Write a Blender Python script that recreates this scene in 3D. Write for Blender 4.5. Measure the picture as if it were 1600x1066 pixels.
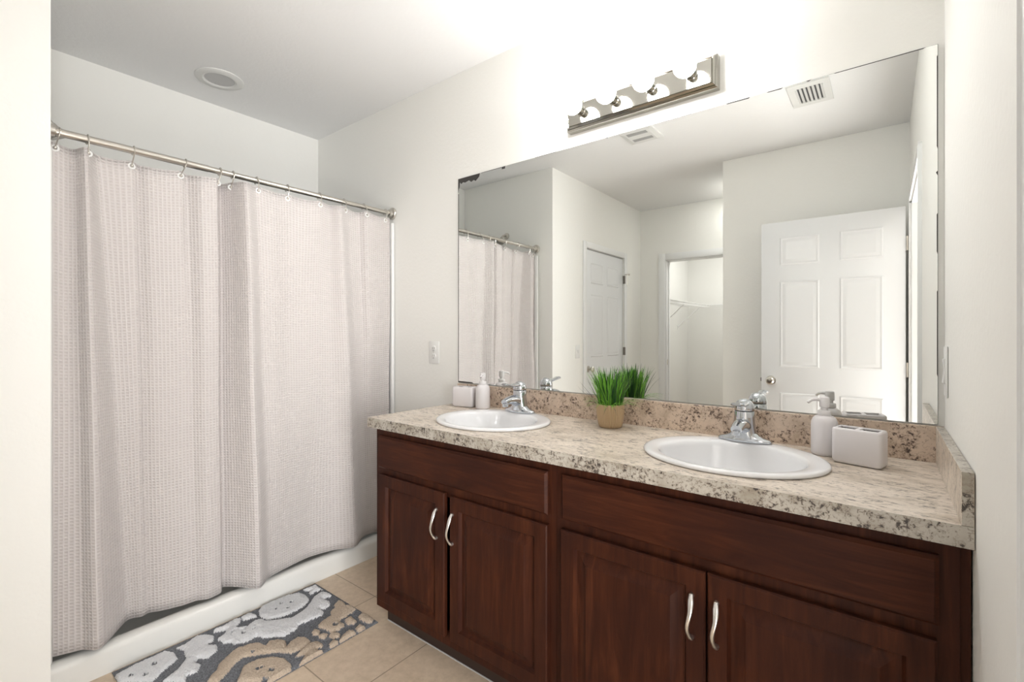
import bpy, bmesh, math, random
from mathutils import Vector, Matrix
random.seed(7)
PI = math.pi
for o in list(bpy.data.objects):
    bpy.data.objects.remove(o)
C = bpy.context.scene.collection
SC = bpy.context.scene

# ------------------------------------------------------------------ camera
cd = bpy.data.cameras.new('camera')
cam = bpy.data.objects.new('camera', cd)
C.objects.link(cam)
cam.location = (-0.1367, -1.8125, 1.284)
cam.rotation_euler = (PI / 2, 0, math.radians(38.16))
cd.sensor_width = 36.0
cd.lens = 738.5 / 1600 * 36.0
cd.shift_y = -(533 - 521.75) / 1600
cd.clip_start = 0.02
SC.camera = cam

# ------------------------------------------------------------------ world, lights, exposure
w = bpy.data.worlds.new('world')
SC.world = w
w.use_nodes = True
w.node_tree.nodes['Background'].inputs[0].default_value = (0.93, 0.96, 1.0, 1)
w.node_tree.nodes['Background'].inputs[1].default_value = 0.6
BULB = 72.0


def area(name, loc, rot, sx, sy, power, col):
    l = bpy.data.lights.new(name, 'AREA')
    l.shape = 'RECTANGLE'
    l.size, l.size_y, l.energy, l.color = sx, sy, power, col
    o = bpy.data.objects.new(name, l)
    C.objects.link(o)
    o.location = loc
    o.rotation_euler = rot
    return o


# unseen upward lamp added on the bedroom floor, standing in for a sunlit patch
area('bedroom_floor_fill', (1.2, -2.4, 0.012), (PI, 0, 0), 1.9, 2.3, 145, (0.985, 0.99, 1.0))
# unseen daylight lamp added beyond the entry door, and one added in the closet
area('bedroom_added_daylight', (2.78, -2.6, 1.25), (0, math.radians(90), 0), 1.9, 1.5, 180, (0.97, 0.98, 1.0))
area('closet_added_lamp', (-1.45, -4.2, 2.62), (0, 0, 0), 0.5, 0.5, 17, (1.0, 0.98, 0.95))
# small fill added under the hall ceiling, kept out of the mirror's view
area('hall_hidden_fill', (-1.225, -2.98, 2.66), (0, 0, 0), 0.10, 0.28, 3.5, (1.0, 0.985, 0.96))
SC.view_settings.view_transform = 'Standard'
SC.view_settings.look = 'None'
SC.view_settings.gamma = 1.0
SC.view_settings.use_curve_mapping = False
SC.view_settings.exposure = 0.06


# ------------------------------------------------------------------ materials
def mat(name, col=(0.8, 0.8, 0.8), rough=0.5, metal=0.0, spec=0.5, coat=0.0):
    m = bpy.data.materials.new(name)
    m.use_nodes = True
    b = m.node_tree.nodes['Principled BSDF']
    b.inputs['Base Color'].default_value = (*col, 1)
    b.inputs['Roughness'].default_value = rough
    b.inputs['Metallic'].default_value = metal
    b.inputs['Specular IOR Level'].default_value = spec
    b.inputs['Coat Weight'].default_value = coat
    m.diffuse_color = (*col, 1)
    return m


class NT:
    """small node helper"""
    def __init__(self, m):
        self.t = m.node_tree
        self.b = self.t.nodes['Principled BSDF']

    def n(self, kind, **kw):
        x = self.t.nodes.new(kind)
        for k, v in kw.items():
            setattr(x, k, v)
        return x

    def l(self, a, b):
        self.t.links.new(a, b)

    def coord(self, which='Object', scale=(1, 1, 1)):
        c = self.n('ShaderNodeTexCoord')
        mp = self.n('ShaderNodeMapping')
        mp.inputs['Scale'].default_value = scale
        self.l(c.outputs[which], mp.inputs['Vector'])
        return mp.outputs[0]

    def noise(self, vec, scale, detail=4, rough=0.55, dist=0.0):
        x = self.n('ShaderNodeTexNoise')
        x.inputs['Scale'].default_value = scale
        x.inputs['Detail'].default_value = detail
        x.inputs['Roughness'].default_value = rough
        x.inputs['Distortion'].default_value = dist
        self.l(vec, x.inputs['Vector'])
        return x.outputs['Fac']

    def ramp(self, fac, stops):
        r = self.n('ShaderNodeValToRGB')
        e = r.color_ramp.elements
        while len(e) < len(stops):
            e.new(0.5)
        for i, (p, c) in enumerate(stops):
            e[i].position = p
            e[i].color = (*c, 1) if len(c) == 3 else c
        self.l(fac, r.inputs[0])
        return r.outputs[0]

    def mix(self, fac, a, b, mode='MIX'):
        x = self.n('ShaderNodeMix', data_type='RGBA', blend_type=mode)
        if isinstance(fac, (int, float)):
            x.inputs[0].default_value = fac
        else:
            self.l(fac, x.inputs[0])
        for i, v in ((6, a), (7, b)):
            if isinstance(v, tuple):
                x.inputs[i].default_value = (*v, 1)
            else:
                self.l(v, x.inputs[i])
        return x.outputs[2]

    def math(self, op, a, b=None):
        x = self.n('ShaderNodeMath', operation=op)
        for i, v in ((0, a), (1, b)):
            if v is None:
                continue
            if isinstance(v, (int, float)):
                x.inputs[i].default_value = v
            else:
                self.l(v, x.inputs[i])
        return x.outputs[0]

    def bump(self, h, strength, dist):
        x = self.n('ShaderNodeBump')
        x.inputs['Strength'].default_value = strength
        x.inputs['Distance'].default_value = dist
        self.l(h, x.inputs['Height'])
        self.l(x.outputs[0], self.b.inputs['Normal'])

    def color(self, c):
        self.l(c, self.b.inputs['Base Color'])


def textured_paint(name, col, strength=0.25):
    m = mat(name, col, 0.6, spec=0.25)
    t = NT(m)
    v = t.coord('Object')
    t.bump(t.noise(v, 55, 3), strength, 0.004)
    return m


def wood(name, horizontal):
    m = mat(name, (0.06, 0.018, 0.010), 0.48, spec=0.13)
    t = NT(m)
    s = (2.2, 14, 22) if horizontal else (20, 14, 1.7)
    v = t.coord('Object', s)
    g = t.noise(v, 1.6, 8, 0.62, 1.1)
    v2 = t.coord('Object', (s[0] * 5, s[1] * 5, s[2] * 5))
    fine = t.noise(v2, 1.5, 4, 0.6)
    v3 = t.coord('Object', (3, 3, 3))
    blotch = t.noise(v3, 1.3, 3)
    c1 = t.ramp(g, [(0.28, (0.026, 0.0072, 0.0036)), (0.5, (0.062, 0.0170, 0.0072)), (0.74, (0.118, 0.036, 0.0140))])
    c2 = t.mix(t.math('MULTIPLY', fine, 0.45), c1, (0.025, 0.0080, 0.0050))
    c3 = t.mix(t.ramp(blotch, [(0.35, (0, 0, 0)), (0.65, (0.6, 0.6, 0.6))]), c2, (0.030, 0.010, 0.007))
    t.color(c3)
    t.bump(fine, 0.12, 0.002)
    return m


def laminate(name, stretch=(1, 1, 1), cream=(0.62, 0.53, 0.43), density=0.0, reddish=False):
    """granite-patterned laminate: cream ground, tan clouds, dark and rusty flecks"""
    m = mat(name, cream, 0.3, spec=0.5)
    t = NT(m)
    v = t.coord('Object', stretch)
    cloud = t.noise(v, 13, 4, 0.6, 0.4)
    fleck = t.noise(v, 110, 5, 0.72, 0.5)
    fleck2 = t.noise(v, 120, 3, 0.6, 0.2)
    patch = t.noise(v, 21, 3, 0.6, 0.6)
    base = t.ramp(cloud, [(0.30, (cream[0] * .70, cream[1] * .66, cream[2] * .60)), (0.52, cream),
                          (0.75, (min(1, cream[0] * 1.15), cream[1] * 1.15, cream[2] * 1.15))])
    tan = (0.27, 0.175, 0.12) if reddish else (0.27, 0.215, 0.165)
    dark = (0.040, 0.024, 0.022) if reddish else (0.045, 0.038, 0.034)
    f = t.math('ADD', t.math('MULTIPLY', fleck, 0.72), t.math('MULTIPLY', patch, 0.30))
    c = t.mix(t.ramp(f, [(0.53 - density, (0, 0, 0)), (0.63 - density, (0.85, 0.85, 0.85))]), base, tan)
    c = t.mix(t.ramp(f, [(0.595 - density, (0, 0, 0)), (0.65 - density, (0.95, 0.95, 0.95))]), c, dark)
    c = t.mix(t.ramp(fleck2, [(0.62, (0, 0, 0)), (0.70, (0.55, 0.55, 0.55))]), c, tan)
    t.color(c)
    return m


M = {}
M['wall'] = textured_paint('wall_paint_cream', (0.885, 0.879, 0.842), 0.22)
M['bedroom'] = textured_paint('bedroom_paint_taupe', (0.30, 0.27, 0.235), 0.2)  # unknown wall colour, kept dark to cut light bounced through the doorway
M['ceiling'] = textured_paint('ceiling_paint', (0.86, 0.86, 0.855), 0.3)
M['trim'] = mat('white_trim_paint', (0.83, 0.835, 0.83), 0.35)
M['door'] = mat('white_door_paint', (0.80, 0.81, 0.82), 0.38)
M['closet_wall'] = textured_paint('closet_paint', (0.78, 0.775, 0.75), 0.2)
M['wood_v'] = wood('espresso_wood_vertical', False)
M['wood_h'] = wood('espresso_wood_horizontal', True)
M['inside'] = mat('cabinet_inside', (0.03, 0.015, 0.010), 0.7)
M['lam_top'] = laminate('granite_laminate_top', (0.55, 1.5, 1), (0.72, 0.635, 0.545), 0.018)
M['lam_front'] = laminate('granite_laminate_edge', (1, 1, 1), (0.50, 0.472, 0.415), 0.050)  # same laminate as the top, ground darkened for the less lit front
M['lam_back'] = laminate('granite_laminate_backsplash', (0.9, 0.9, 0.9), (0.66, 0.535, 0.43), 0.030, True)  # same laminate again, light difference put into a tanner, redder colour
M['porcelain'] = mat('white_porcelain', (0.83, 0.83, 0.84), 0.12, spec=0.5, coat=0.3)
M['ceramic'] = mat('pale_ceramic', (0.74, 0.71, 0.715), 0.35)
M['plastic'] = mat('pale_pump_plastic', (0.78, 0.76, 0.76), 0.3)
M['hole'] = mat('dark_opening', (0.10, 0.075, 0.075), 0.6)
M['chrome'] = mat('chrome', (0.60, 0.625, 0.66), 0.05, 1.0)
M['black'] = mat('black_rubber', (0.02, 0.02, 0.02), 0.5)
M['nickel'] = mat('brushed_nickel', (0.66, 0.63, 0.58), 0.28, 1.0)
M['satin'] = mat('satin_nickel_pull', (0.80, 0.79, 0.76), 0.30, 1.0)
M['darkmetal'] = mat('bronze_metal', (0.25, 0.23, 0.21), 0.35, 1.0)
M['white_plastic'] = mat('white_plastic', (0.82, 0.82, 0.80), 0.35)
M['vent'] = mat('vent_white', (0.72, 0.72, 0.70), 0.45)
M['grey'] = mat('grey_recess', (0.55, 0.55, 0.545), 0.6)
M['slotgrey'] = mat('fan_slot_grey', (0.36, 0.36, 0.355), 0.6)
M['ventdark'] = mat('vent_dark', (0.10, 0.10, 0.10), 0.7)
M['base'] = mat('shower_base_acrylic', (0.80, 0.795, 0.76), 0.22)
M['surround'] = mat('shower_surround_acrylic', (0.80, 0.80, 0.785), 0.25)
M['mirror'] = mat('mirror_silver', (0.90, 0.915, 0.90), 0.0, 1.0)
M['glass_edge'] = mat('mirror_glass_edge', (0.28, 0.32, 0.29), 0.25)
M['desilver'] = mat('desilvered_black', (0.045, 0.042, 0.040), 0.4)
M['soil'] = mat('dark_soil', (0.02, 0.018, 0.012), 0.9)
M['caulk'] = mat('white_caulk', (0.5, 0.5, 0.5), 0.5)
M['wire'] = mat('white_wire', (0.84, 0.84, 0.83), 0.4)
M['slot'] = mat('outlet_slot', (0.05, 0.05, 0.05), 0.5)

# bulb: glowing frosted glass
m = bpy.data.materials.new('lit_bulb_glass')
m.use_nodes = True
b = m.node_tree.nodes['Principled BSDF']
b.inputs['Base Color'].default_value = (0.9, 0.9, 0.88, 1)
b.inputs['Emission Color'].default_value = (1.0, 0.99, 0.975, 1)
b.inputs['Emission Strength'].default_value = BULB
M['bulb'] = m

# polished bar of the vanity light
m = mat('polished_nickel_bar', (0.44, 0.43, 0.39), 0.08, 1.0)
M['bar'] = m

# floor tile
m = mat('beige_floor_tile', (0.4, 0.3, 0.2), 0.42)
t = NT(m)
c = t.n('ShaderNodeTexCoord')
mp = t.n('ShaderNodeMapping')
mp.inputs['Location'].default_value = (2.09, 0.41, 0)
t.l(c.outputs['Object'], mp.inputs['Vector'])
br = t.n('ShaderNodeTexBrick', offset=0.0, squash=1.0)
br.inputs['Scale'].default_value = 1.0
br.inputs['Brick Width'].default_value = 0.468
br.inputs['Row Height'].default_value = 0.462
br.inputs['Mortar Size'].default_value = 0.0026
br.inputs['Mortar Smooth'].default_value = 0.2
t.l(mp.outputs[0], br.inputs['Vector'])
nz = t.noise(mp.outputs[0], 26, 6, 0.7)
nz2 = t.noise(mp.outputs[0], 5, 4, 0.6)
ct = t.ramp(nz, [(0.3, (0.48, 0.375, 0.27)), (0.55, (0.62, 0.495, 0.37)), (0.78, (0.71, 0.59, 0.465))])
ct = t.mix(t.math('MULTIPLY', nz2, 0.55), ct, (0.57, 0.455, 0.335))
t.color(t.mix(br.outputs['Fac'], ct, (0.30, 0.235, 0.17)))
t.bump(t.math('SUBTRACT', t.math('MULTIPLY', nz, 0.15), br.outputs['Fac']), 0.35, 0.002)
M['tile'] = m

# waffle weave cloth: UV in metres
m = mat('waffle_weave_cloth', (0.70, 0.655, 0.63), 0.85, spec=0.15)
t = NT(m)
uv = t.n('ShaderNodeTexCoord')
sp = t.n('ShaderNodeSeparateXYZ')
t.l(uv.outputs['UV'], sp.inputs[0])


def ridge(o, k, p):
    return t.math('POWER', t.math('ABSOLUTE', t.math('COSINE', t.math('MULTIPLY', o, PI * k))), p)


rg = t.math('MAXIMUM', ridge(sp.outputs[0], 1 / 0.0135, 3.0), ridge(sp.outputs[1], 1 / 0.0120, 3.0))
nzc = t.noise(uv.outputs['UV'], 400, 2)
nzl = t.noise(uv.outputs['UV'], 3, 3)
cc = t.mix(rg, (0.56, 0.515, 0.495), (0.645, 0.61, 0.595))
t.color(t.mix(t.math('MULTIPLY', nzl, 0.3), cc, (0.61, 0.55, 0.53)))
t.bump(t.math('ADD', rg, t.math('MULTIPLY', nzc, 0.25)), 0.75, 0.0030)
t.b.inputs['Sheen Weight'].default_value = 0.15
M['cloth'] = m


def pile(name, c0, c1):
    m = mat(name, c1, 0.95, spec=0.05)
    t = NT(m)
    v = t.coord('Object')
    nz = t.noise(v, 170, 4, 0.75)
    t.color(t.ramp(nz, [(0.3, c0), (0.65, c1)]))
    t.bump(nz, 1.0, 0.006)
    return m


M['pile_grey'] = pile('charcoal_pile', (0.085, 0.09, 0.10), (0.30, 0.31, 0.335))
M['pile_white'] = pile('white_pile', (0.80, 0.81, 0.84), (0.96, 0.96, 0.97))
M['pile_tan'] = pile('tan_pile', (0.52, 0.41, 0.31), (0.74, 0.62, 0.50))

m = mat('tan_pot', (0.50, 0.36, 0.215), 0.5)
M['pot'] = m


def leafmat(name, a, b):
    m = mat(name, a, 0.4, spec=0.4)
    t = NT(m)
    at = t.n('ShaderNodeAttribute', attribute_name='tone')
    t.color(t.ramp(at.outputs['Fac'], [(0.0, a), (1.0, b)]))
    t.b.inputs['Subsurface Weight'].default_value = 0.0
    return m


M['grass'] = leafmat('green_grass_blade', (0.010, 0.070, 0.014), (0.24, 0.60, 0.06))
M['sprig'] = mat('dark_sprig', (0.055, 0.075, 0.055), 0.6)


# ------------------------------------------------------------------ mesh builder
class MB:
    def __init__(self):
        self.bm = bmesh.new()
        self.mats = []

    def box(self, x0, x1, y0, y1, z0, z1, bev=0.0, seg=2):
        r = bmesh.ops.create_cube(self.bm, size=1.0)
        vs = r['verts']
        for v in vs:
            v.co = Vector(((x0 + x1) / 2 + v.co.x * (x1 - x0), (y0 + y1) / 2 + v.co.y * (y1 - y0), (z0 + z1) / 2 + v.co.z * (z1 - z0)))
        if bev:
            es = {e for v in vs for e in v.link_edges}
            bmesh.ops.bevel(self.bm, geom=list(es), offset=bev, segments=seg, profile=0.5, affect='EDGES')
        return self

    def loft(self, rings, closed=True, cap0=True, cap1=True):
        """rings: lists of points with the same count"""
        bm = self.bm
        R = [[bm.verts.new(p) for p in r] for r in rings]
        n = len(R[0])
        for a, b in zip(R[:-1], R[1:]):
            for i in range(n if closed else n - 1):
                j = (i + 1) % n
                bm.faces.new((a[i], a[j], b[j], b[i]))
        if cap0:
            bm.faces.new(list(reversed(R[0])))
        if cap1:
            bm.faces.new(R[-1])
        return self

    def lathe(self, prof, seg=40, cx=0, cy=0, cap0=True, cap1=True, sy=1.0, wob=None):
        rings = []
        for r, z in prof:
            rings.append([(cx + r * (wob(k / seg) if wob else 1) * math.cos(2 * PI * k / seg),
                           cy + sy * r * (wob(k / seg) if wob else 1) * math.sin(2 * PI * k / seg), z) for k in range(seg)])
        return self.loft(rings, True, cap0, cap1)

    def tube(self, pts, r, seg=10, flat=1.0, up=(0, 0, 1)):
        """sweep an ellipse along pts; r one number or a list; flat squeezes along 'up'"""
        pts = [Vector(p) for p in pts]
        rr = r if isinstance(r, (list, tuple)) else [r] * len(pts)
        rings = []
        up = Vector(up)
        prev = None
        for i, p in enumerate(pts):
            d = (pts[min(i + 1, len(pts) - 1)] - pts[max(i - 1, 0)]).normalized()
            if prev is None:
                s = d.cross(up)
                if s.length < 1e-4:
                    s = d.cross(Vector((1, 0.2, 0)))
                s.normalize()
            else:
                s = (prev - d * prev.dot(d)).normalized()
            prev = s
            u = s.cross(d).normalized()
            fl = flat[i] if isinstance(flat, (list, tuple)) else flat
            rings.append([p + s * rr[i] * math.cos(2 * PI * k / seg) + u * rr[i] * fl * math.sin(2 * PI * k / seg) for k in range(seg)])
        return self.loft(rings)

    def sphere(self, c, r, seg=16, sx=1, sy=1, sz=1):
        rr = bmesh.ops.create_uvsphere(self.bm, u_segments=seg, v_segments=seg // 2 + 2, radius=1)
        for v in rr['verts']:
            v.co = Vector((c[0] + v.co.x * r * sx, c[1] + v.co.y * r * sy, c[2] + v.co.z * r * sz))
        return self

    def extrude_profile(self, prof, axis, a, b):
        """prof: closed 2-D outline; axis 'x','y','z' is the sweep"""
        def P(u, v, s):
            return {'x': (s, u, v), 'y': (u, s, v), 'z': (u, v, s)}[axis]
        return self.loft([[P(u, v, a) for u, v in prof], [P(u, v, b) for u, v in prof]])

    def xform(self, mtx):
        bmesh.ops.transform(self.bm, matrix=mtx, verts=self.bm.verts)
        return self

    def build(self, name, material, parent=None, smooth=35, origin=True, local=False):
        bm = self.bm
        bmesh.ops.recalc_face_normals(bm, faces=bm.faces)
        me = bpy.data.meshes.new(name)
        o = bpy.data.objects.new(name, me)
        C.objects.link(o)
        if parent is not None:
            o.parent = parent
            if not local:
                base = Vector(parent.location)
                if parent.parent is not None:
                    base += Vector(parent.parent.location)
                for v in bm.verts:
                    v.co -= base
        elif origin and len(bm.verts):
            xs = [v.co for v in bm.verts]
            c0 = Vector((sum((min(p[i] for p in xs), max(p[i] for p in xs))) / 2 for i in range(3)))
            c0.z = min(p.z for p in xs)
            for v in bm.verts:
                v.co -= c0
            o.location = c0
        bm.to_mesh(me)
        bm.free()
        for mm in (material if isinstance(material, list) else [material]):
            me.materials.append(mm)
        if smooth:
            me.shade_smooth()
            try:
                me.set_sharp_from_angle(angle=math.radians(smooth))
            except Exception:
                pass
        return o


def bx(*a, **k):
    return MB().box(*a, **k)


def tag(o, label=None, cat=None, group=None, kind=None):
    if label: o['label'] = label
    if cat: o['category'] = cat
    if group: o['group'] = group
    if kind: o['kind'] = kind
    return o


def thing(name, label, cat, loc, rz=0.0, group=None):
    o = bpy.data.objects.new(name, None)
    o.empty_display_size = 0.05
    C.objects.link(o)
    o.location = loc
    o.rotation_euler = (0, 0, rz)
    bpy.context.view_layer.update()
    return tag(o, label, cat, group)


def struct(o, label=None):
    return tag(o, label, None, None, 'structure')


def dup(root, loc, rz, label, group=None):
    r = root.copy()
    C.objects.link(r)
    r.location = loc
    r.rotation_euler = (0, 0, rz)
    r['label'] = label
    if group: r['group'] = group
    for ch in list(root.children):
        c = ch.copy()
        C.objects.link(c)
        c.parent = r
        for g in list(ch.children):
            d = g.copy()
            C.objects.link(d)
            d.parent = c
    return r


# ------------------------------------------------------------------ room shell
CEIL = 2.678
XL, YN, YW, XK = -3.335, -2.262, -3.352, -2.317     # left wall, wall behind door, closet wall, toilet-door wall
T = 0.11


def wall(name, boxes, m, label):
    w_ = MB()
    for b_ in boxes:
        w_.box(*b_)
    return struct(w_.build(name, m, smooth=0, origin=False), label)


wall('floor', [(-3.5, 3.0, -5.3, 0.1, -0.1, 0.0)], M['tile'], 'beige square ceramic floor tiles')
wall('ceiling', [(-3.5, 3.0, -5.3, 0.14, CEIL, CEIL + 0.1)], M['ceiling'], 'flat pale grey-white ceiling')
wall('wall_mirror', [(XL - T, T, 0, T, 0, CEIL)], M['wall'], 'cream wall that carries the long vanity mirror')
wall('wall_left', [(XL - T, XL, -1.524 - T, 0, 0, CEIL)], M['wall'], 'cream wall at the back of the shower')
wall('wall_right', [(0, T, -0.0, -1.06, 0, CEIL), (0, T, -2.005, -2.5, 0, CEIL), (0, T, -1.06, -2.005, 2.10, CEIL)],
     M['wall'], 'cream side wall at the right end of the vanity')
wall('wall_shower_end', [(XL, XK, -1.524, -1.524 - T, 0, CEIL)], M['wall'], 'cream wall at the near end of the shower')
wall('wall_toilet', [(XK - T, XK, -1.524 - T, -2.088, 0, CEIL), (XK - T, XK, -2.905, YW - T, 0, CEIL), (XK - T, XK, -2.088, -2.905, 2.088, CEIL)],
     M['wall'], 'cream wall with the closed white door')
wall('wall_closet', [(XK, -2.028, YW, YW - T, 0, CEIL), (-1.262, -1.05, YW, YW - T, 0, CEIL), (-2.028, -1.262, YW, YW - T, 2.095, CEIL)],
     M['wall'], 'cream wall with the open closet doorway')
wall('wall_behind_door', [(-1.158, 0, YN, YN - T, 0, CEIL)], M['wall'], 'cream wall behind the open white door')
wall('wall_return', [(-1.158, -1.158 + T, YN - T, YW, 0, CEIL)], M['wall'], 'cream return wall beside the closet passage')
wall('wall_closet_left', [(-2.328 - T, -2.328, YW - T, -5.06, 0, CEIL)], M['closet_wall'], 'white side wall inside the closet')
wall('wall_closet_back', [(-2.328 - T, -0.9, -5.06, -5.06 - T, 0, CEIL)], M['closet_wall'], 'white back wall inside the closet')
wall('wall_closet_right', [(-1.0, -1.0 + T, YW - T, -5.06, 0, CEIL)], M['closet_wall'], 'white right wall inside the closet')

wall('wall_bedroom_far', [(2.8, 2.9, -4.1, T, 0, CEIL)], M['bedroom'], 'taupe far wall of the bedroom beyond the entry doorway')  # plain wall without a window; the added daylight lamp stands before it
wall('wall_bedroom_side', [(T, 2.8, 0, T, 0, CEIL)], M['bedroom'], 'taupe side wall of the bedroom beyond the entry doorway')
wall('wall_bedroom_end', [(0, 2.8, -4.1, -4.0, 0, CEIL), (0, T, -4.0, -2.5, 0, CEIL)], M['bedroom'], 'taupe end wall of the bedroom beyond the entry doorway')
# door casings
def casing_y(name, x, y0, y1, z1, wd, out, label, parent=None):
    """trim round a doorway in a wall facing +/-x"""
    c_ = MB()
    xa, xb = (x, x + out)
    c_.box(xa, xb, y1, y1 + wd, 0, z1 + wd, 0.004)
    c_.box(xa, xb, y0 - wd, y0, 0, z1 + wd, 0.004)
    c_.box(xa, xb, y0, y1, z1, z1 + wd, 0.004)
    return struct(c_.build(name, M['trim'], smooth=30), label)


casing_y('trim_1', 0, -2.0, -1.062, 2.098, 0.050, -0.010, 'white casing round the entry doorway')
jb = MB()
jb.box(0.0, T, -1.06, -1.072, 0, 2.10).box(0.0, T, -1.99, -2.005, 0, 2.10).box(0.0, T, -1.072, -1.99, 2.085, 2.10)
struct(jb.build('trim_2', M['trim'], smooth=0), 'white jamb of the entry doorway')
casing_y('trim_3', XK, -2.905, -2.088, 2.088, 0.058, 0.014, 'white casing round the closed door')
c_ = MB()
c_.box(-2.028 - 0.075, -2.028, YW, YW + 0.016, 0, 2.095 + 0.072, 0.005)
c_.box(-1.262, -1.262 + 0.075, YW, YW + 0.016, 0, 2.095 + 0.072, 0.005)
c_.box(-2.028, -1.262, YW, YW + 0.016, 2.095, 2.095 + 0.072, 0.005)
c_.box(-2.028, -2.018, YW, YW - T, 0, 2.095).box(-1.272, -1.262, YW, YW - T, 0, 2.095).box(-2.018, -1.272, YW, YW - T, 2.085, 2.095)
c_.box(-2.018, -2.008, YW - 0.05, YW - 0.085, 0, 2.085)
struct(c_.build('trim_4', M['trim'], smooth=30), 'white casing round the closet doorway')
kp = bx(-2.018, -2.0165, YW - 0.012, YW - 0.044, 0.94, 1.0).build('strike_plate', M['nickel'], smooth=0)
tag(kp, 'small metal strike plate on the closet door jamb', 'strike plate')
# baseboards (low trim along the plain walls)
struct(bx(XK, XK + 0.012, -1.53, -2.03, 0, 0.085, bev=0.003).build('baseboard_toilet_wall', M['trim']), 'white baseboard')
struct(bx(-1.158, -0.02, YN, YN + 0.012, 0, 0.085, bev=0.003).build('baseboard_behind_door', M['trim']), 'white baseboard behind the open door')
struct(bx(-2.438, -1.89, -0.012, 0, 0, 0.085, bev=0.003).build('baseboard_mirror_wall', M['trim']), 'white baseboard between shower and vanity')


# ------------------------------------------------------------------ panelled door
def six_panel(mb, x0, x1, z0, z1, y, depth, panels, th):
    """door slab whose +y and -y faces carry raised panels; panels = (x0,x1,z0,z1)"""
    mb.box(x0, x1, y - th, y, z0, z1, 0.002)
    for (a, b, c, d) in panels:
        for side in (1, -1):
            yy = y if side == 1 else y - th
            loops = [(0, 0.0004), (0.008, 0.005), (0.018, 0.0015), (0.036, 0.0065), (0.040, 0.0065)]
            rings = []
            for ins, h in loops:
                p = [(a + ins, c + ins), (b - ins, c + ins), (b - ins, d - ins), (a + ins, d - ins)]
                rings.append([(px, yy + side * h, pz) for px, pz in p])
            mb.loft(rings, True, False, True)


DX0, DX1, DZ1 = -0.834, -0.027, 2.078
cols = ((-0.716, -0.479), (-0.366, -0.136))
rows = ((1.770, 1.967), (1.050, 1.656), (0.255, 0.870))
d = MB()
six_panel(d, DX0, DX1, 0.012, DZ1, -2.020, 0, [(a, b, c, e) for a, b in cols for c, e in rows], 0.035)
door1 = d.build('door_1', M['door'], smooth=30)
struct(door1, 'open white six-panel door seen in the mirror')


def knob(mb, c, dirv, r=0.027):
    """round knob with a rose; axis along dirv (unit, +/-y or +/-x)"""
    prof = [(0.031, 0.0), (0.031, 0.006), (0.013, 0.009), (0.012, 0.028), (0.020, 0.034), (0.0265, 0.045), (0.0265, 0.054), (0.018, 0.062), (0.004, 0.064)]
    rings = []
    ax = Vector(dirv)
    s = Vector((0, 0, 1))
    q = ax.cross(s)
    for rr, h in prof:
        rings.append([Vector(c) + ax * h + s * rr * math.cos(2 * PI * k / 24) + q * rr * math.sin(2 * PI * k / 24) for k in range(24)])
    mb.loft(rings)
    return mb


k_ = knob(MB(), (-0.771, -2.020, 0.952), (0, 1, 0))
knob(k_, (-0.771, -2.055, 0.952), (0, -1, 0))
tag(k_.build('door_knob', M['nickel'], door1), 'brushed nickel knob')
bx(-0.842, DX0, -2.043, -2.032, 0.94, 0.965).build('latch', M['darkmetal'], door1, smooth=0)
for z in (0.28, 1.06, 1.845):
    h = MB()
    h.tube([(-0.020, -2.012, z - 0.045), (-0.020, -2.012, z + 0.045)], 0.0062, 10)
    h.box(-0.0265, -0.0245, -2.055, -2.014, z - 0.045, z + 0.045)
    h.box(-0.020, -0.004, -2.013, -2.0105, z - 0.045, z + 0.045)
    h.build('hinge', M['nickel'], door1)

# closed toilet door in wall_toilet (faces +x): build along x then rotate
d = MB()
wd = 0.812
pc = ((0.105, 0.365), (0.447, 0.707))
rws = ((1.765, 1.965), (1.06, 1.665), (0.25, 0.88))
six_panel(d, 0, wd, 0.012, 2.080, 0, 0, [(a, b, c, e) for a, b in pc for c, e in rws], 0.035)
# local +x -> world -y (left of the door in the mirror = nearer the shower), local +y -> world +x
d.xform(Matrix(((0, 1, 0, XK - 0.012), (-1, 0, 0, -2.0905), (0, 0, 1, 0), (0, 0, 0, 1))))
door2 = d.build('door_2', M['door'], smooth=30)
struct(door2, 'closed white six-panel door on the side wall')
for z in (0.28, 1.10, 1.86):
    h = MB()
    h.tube([(XK + 0.010, -2.908, z - 0.042), (XK + 0.010, -2.908, z + 0.042)], 0.0085, 10)
    h.box(XK - 0.010, XK + 0.009, -2.9045, -2.9065, z - 0.042, z + 0.042)
    h.build('hinge', M['darkmetal'], door2)
h = MB()
h.tube([(XK + 0.010, -2.908, 1.90), (XK + 0.012, -2.908, 1.915), (XK + 0.05, -2.925, 1.915)], 0.005, 8)
h.tube([(XK + 0.010, -2.908, 1.915), (XK + 0.058, -2.87, 1.912), (XK + 0.058, -2.868, 1.80)], 0.005, 8)
h.sphere((XK + 0.05, -2.93, 1.915), 0.011, 10)
h.build('hinge_door_stop', M['nickel'], door2)
k_ = knob(MB(), (XK - 0.012, -2.150, 0.952), (1, 0, 0))
k_.build('door_knob', M['nickel'], door2)

# ------------------------------------------------------------------ shower
pan = MB()
prof = [(-2.440, 0.0), (-2.440, 0.078), (-2.443, 0.090), (-2.452, 0.098), (-2.470, 0.102), (-2.492, 0.102), (-2.502, 0.098), (-2.508, 0.088),
        (-2.518, 0.045), (-2.56, 0.032), (-3.26, 0.026), (-3.30, 0.05), (-3.327, 0.10), (-3.333, 0.10), (-3.333, 0.0)]
pan.extrude_profile(prof, 'y', -1.522, -0.002)
tag(pan.build('shower_tray', M['base'], smooth=50), 'low white acrylic shower tray with rounded front curb', 'shower tray')

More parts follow.
